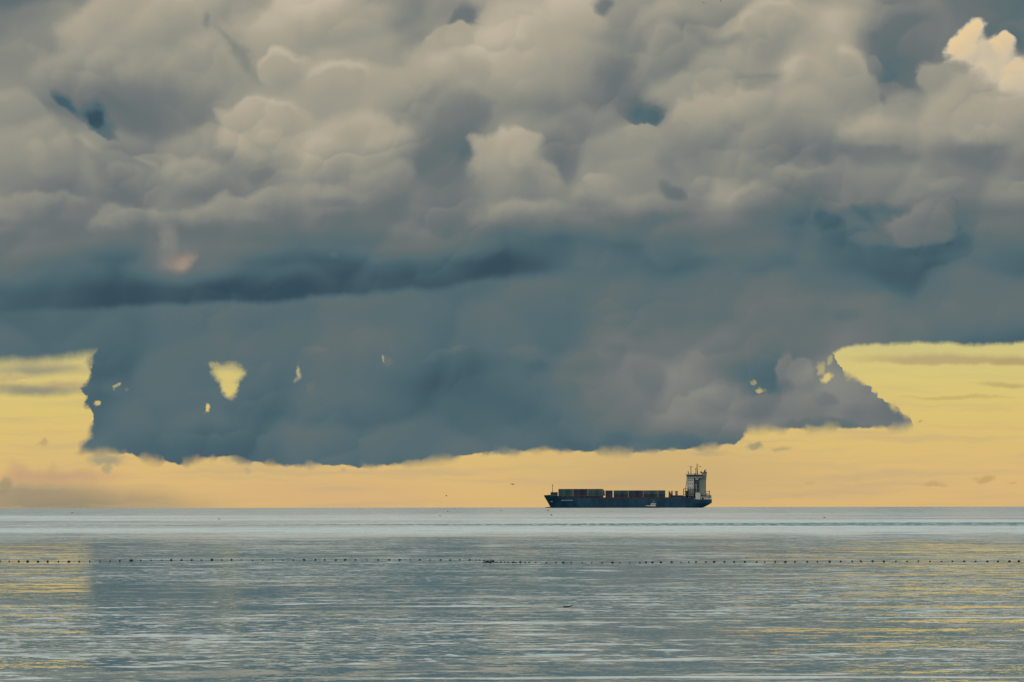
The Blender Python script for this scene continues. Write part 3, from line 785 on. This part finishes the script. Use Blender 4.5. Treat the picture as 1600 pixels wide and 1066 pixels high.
# ------------------------------------------------------------------ deck cargo
PALETTE = {
    'teal': paint('container_teal', (.018, .055, .068), .6, wear=.3, scale=.3), 'blue': paint('container_blue', (.008, .03, .065), .6, wear=.3, scale=.3),
    'maroon': paint('container_maroon', (.022, .022, .040), .6, wear=.3, scale=.3), 'grey': paint('container_grey', (.040, .066, .074), .6, wear=.3, scale=.3),
    'purple': paint('container_slate', (.014, .024, .048), .6, wear=.3, scale=.3)}
def container_mesh(length, height):
    """ribbed box with corner posts and rails standing proud"""
    m = MB()
    n = int(length / .8)
    hw = 1.22
    pts = []
    for k in range(n):                       # corrugated long sides
        x0 = .25 + (length - .5) * k / n; dx = (length - .5) / n
        pts += [(x0, 0), (x0 + dx * .35, 0), (x0 + dx * .5, .06), (x0 + dx * .85, .06)]
    pts.append((length - .25, 0))
    vs = []; fs = []
    for (x, d) in pts:
        vs += [(x, -hw + .10 - d, .15), (x, -hw + .10 - d, height - .12), (x, hw - .10 + d, .15), (x, hw - .10 + d, height - .12)]
    for k in range(len(pts) - 1):
        a = 4 * k
        fs += [(a, a + 4, a + 5, a + 1), (a + 2, a + 3, a + 7, a + 6), (a + 1, a + 5, a + 7, a + 3), (a, a + 2, a + 6, a + 4)]
    e = 4 * (len(pts) - 1)
    fs += [(0, 1, 3, 2), (e, e + 2, e + 3, e + 1)]
    m.add(vs, fs)
    for x in (0, length - .24):
        for y in (-hw, hw - .2):
            m.box(x, x + .24, y, y + .2, 0, height)
    for y in (-hw + .02, hw - .16):
        m.box(.24, length - .24, y, y + .14, 0, .16); m.box(.24, length - .24, y, y + .14, height - .14, height)
    return m.mesh('shipping_container', 'dark')
C40, C20 = container_mesh(12.19, 2.88), container_mesh(6.06, 2.88)
def container(x, z, big, colr, label):
    base = C40 if big else C20
    me = base.copy(); me.materials.clear(); me.materials.append(PALETTE[colr])
    o = link('shipping_container', me)
    o.location = (SHIP.location.x + x, SHIP.location.y - 9.2, SHIP.location.z + z)
    tag(o, label, 'container', 'containers stacked on the deck of the ship')
for i, (lo, hi) in enumerate((('teal', 'teal'), ('maroon', 'purple'), ('teal', 'grey'))):
    nm = ('foremost', 'middle', 'aftmost')[i]
    cw = {'teal': 'teal', 'maroon': 'maroon', 'purple': 'slate', 'grey': 'grey'}
    x = lx(871.9) + i * 12.32
    container(x, 10.0, True, lo, '%s shipping container, %s of the lower tier in the block behind the bow' % (cw[lo], nm))
    container(x, 12.885, True, hi, '%s shipping container, %s of the upper tier in the block behind the bow' % (cw[hi], nm))
AFT = [(lx(945.2), False, 'maroon', 'purple', 'short', 'just ahead of the gap amidships'), (lx(958.0), True, 'purple', 'teal', 'long', 'first behind the gap amidships'),
       (lx(958.0) + 12.35, True, 'maroon', 'purple', 'long', 'second behind the gap amidships'), (lx(958.0) + 24.7, True, 'purple', 'grey', 'long', 'third behind the gap amidships'),
       (lx(958.0) + 37.05, False, 'maroon', 'teal', 'short', 'at the aft end of the deck cargo')]
for x, bigc, lo, hi, ln_, where in AFT:
    cw = {'teal': 'teal', 'maroon': 'maroon', 'purple': 'slate', 'grey': 'grey'}
    container(x, 8.7, bigc, lo, '%s %s container, lower tier, %s' % (ln_, cw[lo], where))
    container(x, 11.585, bigc, hi, '%s %s container, upper tier, %s' % (ln_, cw[hi], where))

# ------------------------------------------------------------------ pilot boat passing in front of the hull
BD = 4560.0
a_ = (1017.5 - 800) / F
BOAT = empty('pilot_boat', (BD * math.sin(a_), BD * math.cos(a_), drop(BD)))
tag(BOAT, 'small white pilot boat with dark hull running alongside the ship', 'boat')
def boat():
    st = [(-6.2, .15, 1.7), (-5.4, .9, 1.6), (-4, 1.6, 1.45), (-1.5, 2.0, 1.3), (3, 2.0, 1.2), (6.0, 1.8, 1.15)]
    vs, fs = [], []
    for x, w, h in st:
        vs += [(x + .5, -w * .6, -.4), (x, -w, h), (x, w, h), (x + .5, w * .6, -.4)]
    for k in range(len(st) - 1):
        a = 4 * k
        for q in range(4):
            fs.append((a + q, a + (q + 1) % 4, a + 4 + (q + 1) % 4, a + 4 + q))
    fs += [(3, 2, 1, 0), (20, 21, 22, 23)]
    MB().add(vs, fs).build('hull', 'dark', BOAT)
    MB().prism([(-4.8, 1.45), (-1.2, 1.32), (-1.2, 2.0), (-4.4, 1.95)], -1.5, 1.5).build('foredeck', 'white', BOAT)
    cab = MB().prism([(-1.19, 1.25), (3.2, 1.2), (3.4, 3.3), (-.2, 3.4)], -1.6, 1.6).build('cabin', 'white', BOAT)
    for x in (.2, 1.3, 2.4):
        MB().box(x, x + .7, -1.64, -1.5, 2.4, 3.0).build('window', 'glass', cab)
    MB().prism([(-.5, 3.42), (3.6, 3.32), (3.7, 3.6), (-.2, 3.7)], -1.75, 1.75).build('cabin_roof', 'white', BOAT)
    ms = MB().tube((1.6, 0, 3.6), (1.9, 0, 6.2), .12, .06).build('mast', 'grey', BOAT)
    MB().box(1.2, 2.4, -.15, .15, 5.0, 5.2).build('radar', 'white', ms)
boat()

# ------------------------------------------------------------------ line of net floats
def float_mesh():
    m = MB().lathe([(.012, -.105), (.040, -.10), (.066, -.07), (.074, 0), (.066, .07), (.040, .10), (.012, .105)], 10, axis='x')
    m.lathe([(.080, -.012), (.080, .012)], 10, axis='x')
    m.box(-.02, .02, -.02, .02, .07, .10)
    return m.mesh('net_float', 'black', smooth=True)
FM = float_mesh()
XS_L = [2.2, 16.5, 31, 45, 61, 76, 93, 109, 125, 141.4, 157, 173, 188, 204, 206.5, 220.5, 236.4, 253.5, 268, 284, 300, 315, 331.4, 347, 362, 377.7, 394.5, 410, 426, 442, 458,
        475, 492.7, 507, 524.5, 539, 555, 573, 590.6, 608, 624, 640.7, 655.6, 671.6, 688, 702.5, 717.7, 733.5, 743.5, 749]
XS_R = [772.5, 776, 782, 788, 793, 801.5, 805, 812.6, 820, 826, 836.6, 853, 868, 879.5, 892, 909, 924, 940, 956.5, 967.6, 983.6, 999, 1008.7, 1018.7, 1032, 1048.6, 1063, 1075.4, 1086.7,
        1102, 1115, 1131, 1146, 1163, 1181, 1194, 1210, 1226, 1241, 1260, 1276, 1295, 1312, 1330, 1343.5, 1361.7, 1379.4, 1398, 1415.5, 1433, 1451, 1469, 1485.7, 1504, 1521.5, 1540, 1556.6, 1574, 1589]
def line_row(x):
    pts = [(0, 877.4), (140, 877.8), (240, 876.0), (300, 875.5), (450, 875.8), (752, 875.8), (772, 879.2), (900, 880.2), (1000, 880), (1080, 879.2), (1330, 877.8), (1600, 877.4)]
    for (x0, y0), (x1, y1) in zip(pts, pts[1:]):
        if x <= x1:
            return y0 + (y1 - y0) * (x - x0) / (x1 - x0)
    return pts[-1][1]
ORD = ['first', 'second', 'third', 'fourth', 'fifth', 'sixth', 'seventh', 'eighth', 'ninth', 'tenth']
def nth(n):
    return ORD[n - 1] if n <= 10 else '%d%s' % (n, 'th' if 10 < n % 100 < 14 else {1: 'st', 2: 'nd', 3: 'rd'}.get(n % 10, 'th'))
rope_pts = []
for side, xs_ in (('left', XS_L[::-1]), ('right', XS_R)):
    for n, x in enumerate(xs_, 1):
        p = ground(x, line_row(x))
        o = link('net_float', FM)
        k = random.uniform(.45, .85)
        o.location = p + Vector((0, 0, .025 + random.uniform(-.01, .025)))
        o.rotation_euler = (random.uniform(-.2, .2), random.uniform(-.35, .35), random.uniform(-.6, .6))
        o.scale = (k * random.uniform(.8, 1.3), k, k)
        tag(o, 'small black net float, %s to the %s of the dark marker cluster' % (nth(n), side), 'float', 'floats strung in a line across the calm water')
        rope_pts.append(p)
rope_pts.sort(key=lambda p: p.x)
m = MB()
for p, q in zip(rope_pts, rope_pts[1:]):
    m.tube(p + Vector((0, .02, .005)), q + Vector((0, .02, .005)), .004, seg=4)
tag(m.build('float_rope', 'rope'), 'thin dark rope running through the row of black floats', 'rope')

# dark markers bunched in the middle of the line
def marker(px, py, h, label, kind):
    p = ground(px, py)
    o = empty('marker_buoy', p)
    o.scale = (.72, .72, .72)
    if kind == 'flag':
        MB().lathe([(.02, -.12), (.09, -.08), (.10, 0), (.09, .07), (.02, .10)], 10).build('float_collar', 'black', o, smooth=True)
        MB().tube((0, 0, -.3), (0, 0, h), .022, seg=6).build('pole', 'black', o)
        MB().prism([(-.07, h * .52), (.09, h * .50), (.10, h * .98), (-.06, h)], -.03, .03).build('flag', 'flag', o)
    else:
        MB().lathe([(.03, -.14), (.12, -.10), (.145, 0), (.12, .13), (.05, .20)], 12).build('drum', 'black', o, smooth=True)
        MB().tube((0, 0, .18), (.06, 0, h), .03, .02, seg=6).build('handle', 'black', o)
        MB().lathe([(.04, h - .02), (.06, h + .02), (.04, h + .05)], 8, (.06, 0, 0)).build('topmark', 'black', o)
    tag(o, label, 'buoy', 'markers bunched at the middle of the float line')
marker(755.6, 879.0, .24, 'black flagged marker at the left end of the dark cluster on the float line', 'flag')
marker(759.4, 879.2, .10, 'low black drum marker second from left in the dark cluster', 'drum')
marker(762.2, 879.2, .20, 'thin flagged marker just left of the biggest drum in the dark cluster', 'flag')
marker(765.6, 879.8, .26, 'biggest black drum marker in the dark cluster on the float line', 'drum')
marker(769.4, 878.2, .07, 'small black drum marker at the right end of the dark cluster', 'drum')

# drifting branch
p = ground(887, 949)
o = empty('driftwood', p)
tag(o, 'dark driftwood branch floating low on calm water below the float line', 'driftwood')
MB().tube((-.19, 0, .035), (-.05, 0, .03), .022, .028).tube((-.05, 0, .03), (.10, .02, .045), .028, .02).tube((.10, .02, .045), (.18, .02, .075), .02, .01).build('branch', 'wood', o)
MB().tube((-.17, 0, .03), (-.19, .01, .085), .014, .008, 6).build('twig', 'wood', o)

# ------------------------------------------------------------------ birds
def bird(px, py, d, span, bank, heading, up, mat, label):
    o = empty('bird', in_air(px, py, d), heading)
    o.rotation_euler = (0, bank, heading)
    s_ = span / 1.2
    MB().lathe([(.01 * s_, -.26 * s_), (.035 * s_, -.22 * s_), (.05 * s_, -.17 * s_), (.085 * s_, -.05 * s_), (.07 * s_, .10 * s_), (.03 * s_, .22 * s_), (.045 * s_, .33 * s_)], 8, axis='x').build('body', mat, o, smooth=True)
    for sgn in (-1, 1):
        pr = [(-.10, 0, 0), (.09, 0, 0), (-.13, .28, up * .16), (.05, .28, up * .16), (-.02, .60, up * .08), (.03, .60, up * .08)]
        vs = [(x * s_, sgn * y * s_, z * s_ + t * s_) for t in (-.012, .014) for x, y, z in pr]
        fs = [(0, 1, 3, 2), (2, 3, 5, 4), (6, 8, 9, 7), (8, 10, 11, 9), (0, 2, 8, 6), (2, 4, 10, 8), (1, 7, 9, 3), (3, 9, 11, 5), (4, 5, 11, 10), (0, 6, 7, 1)]
        MB().add(vs, fs).build('wing', mat, o)
    tag(o, label, 'bird', 'seabirds flying over the water')
bird(697, 775, 1500, 1.1, .1, .3, 1.0, 'bird_dark', 'dark seabird gliding low in the yellow sky left of the ship, lower of two')
bird(801, 757, 1400, 1.3, -.9, 1.3, 1.2, 'bird_grey', 'grey seabird banking steeply in the yellow sky left of the ship')
bird(1093.3, 729.6, 2600, 1.9, .1, .4, .8, 'bird_dark', 'dark seabird passing just right of the ship masts')
bird(1127.5, 0.8, 1500, 1.1, .2, .2, .5, 'bird_dark', 'dark seabird against the clouds at the upper edge of the picture')
bird(1101, 3.4, 1800, 1.1, .2, .5, .6, 'bird_grey', 'fainter grey seabird just left of another, high against the clouds')
LOW_BIRDS = [(114, 801.5, 900, 'far left'), (342.5, 811, 800, 'left of centre'), (699, 799, 1100, 'upper of the pair left of the ship bow'), (687, 806, 900, 'lower of the pair left of the ship bow'),
             (782, 797.5, 1200, 'midway between that pair and the ship bow'), (855.8, 797.5, 800, 'right under the ship bow'), (861, 805, 800, 'lower right of the bow one'), (1287, 809, 900, 'right of the ship stern')]
for px_, py_, d_, where in LOW_BIRDS:
    bird(px_, py_, d_, .75, random.uniform(-.3, .3), random.uniform(-.6, .6), random.uniform(.2, 1.2), 'bird_dark', 'tiny dark seabird skimming the pale water, %s' % where)
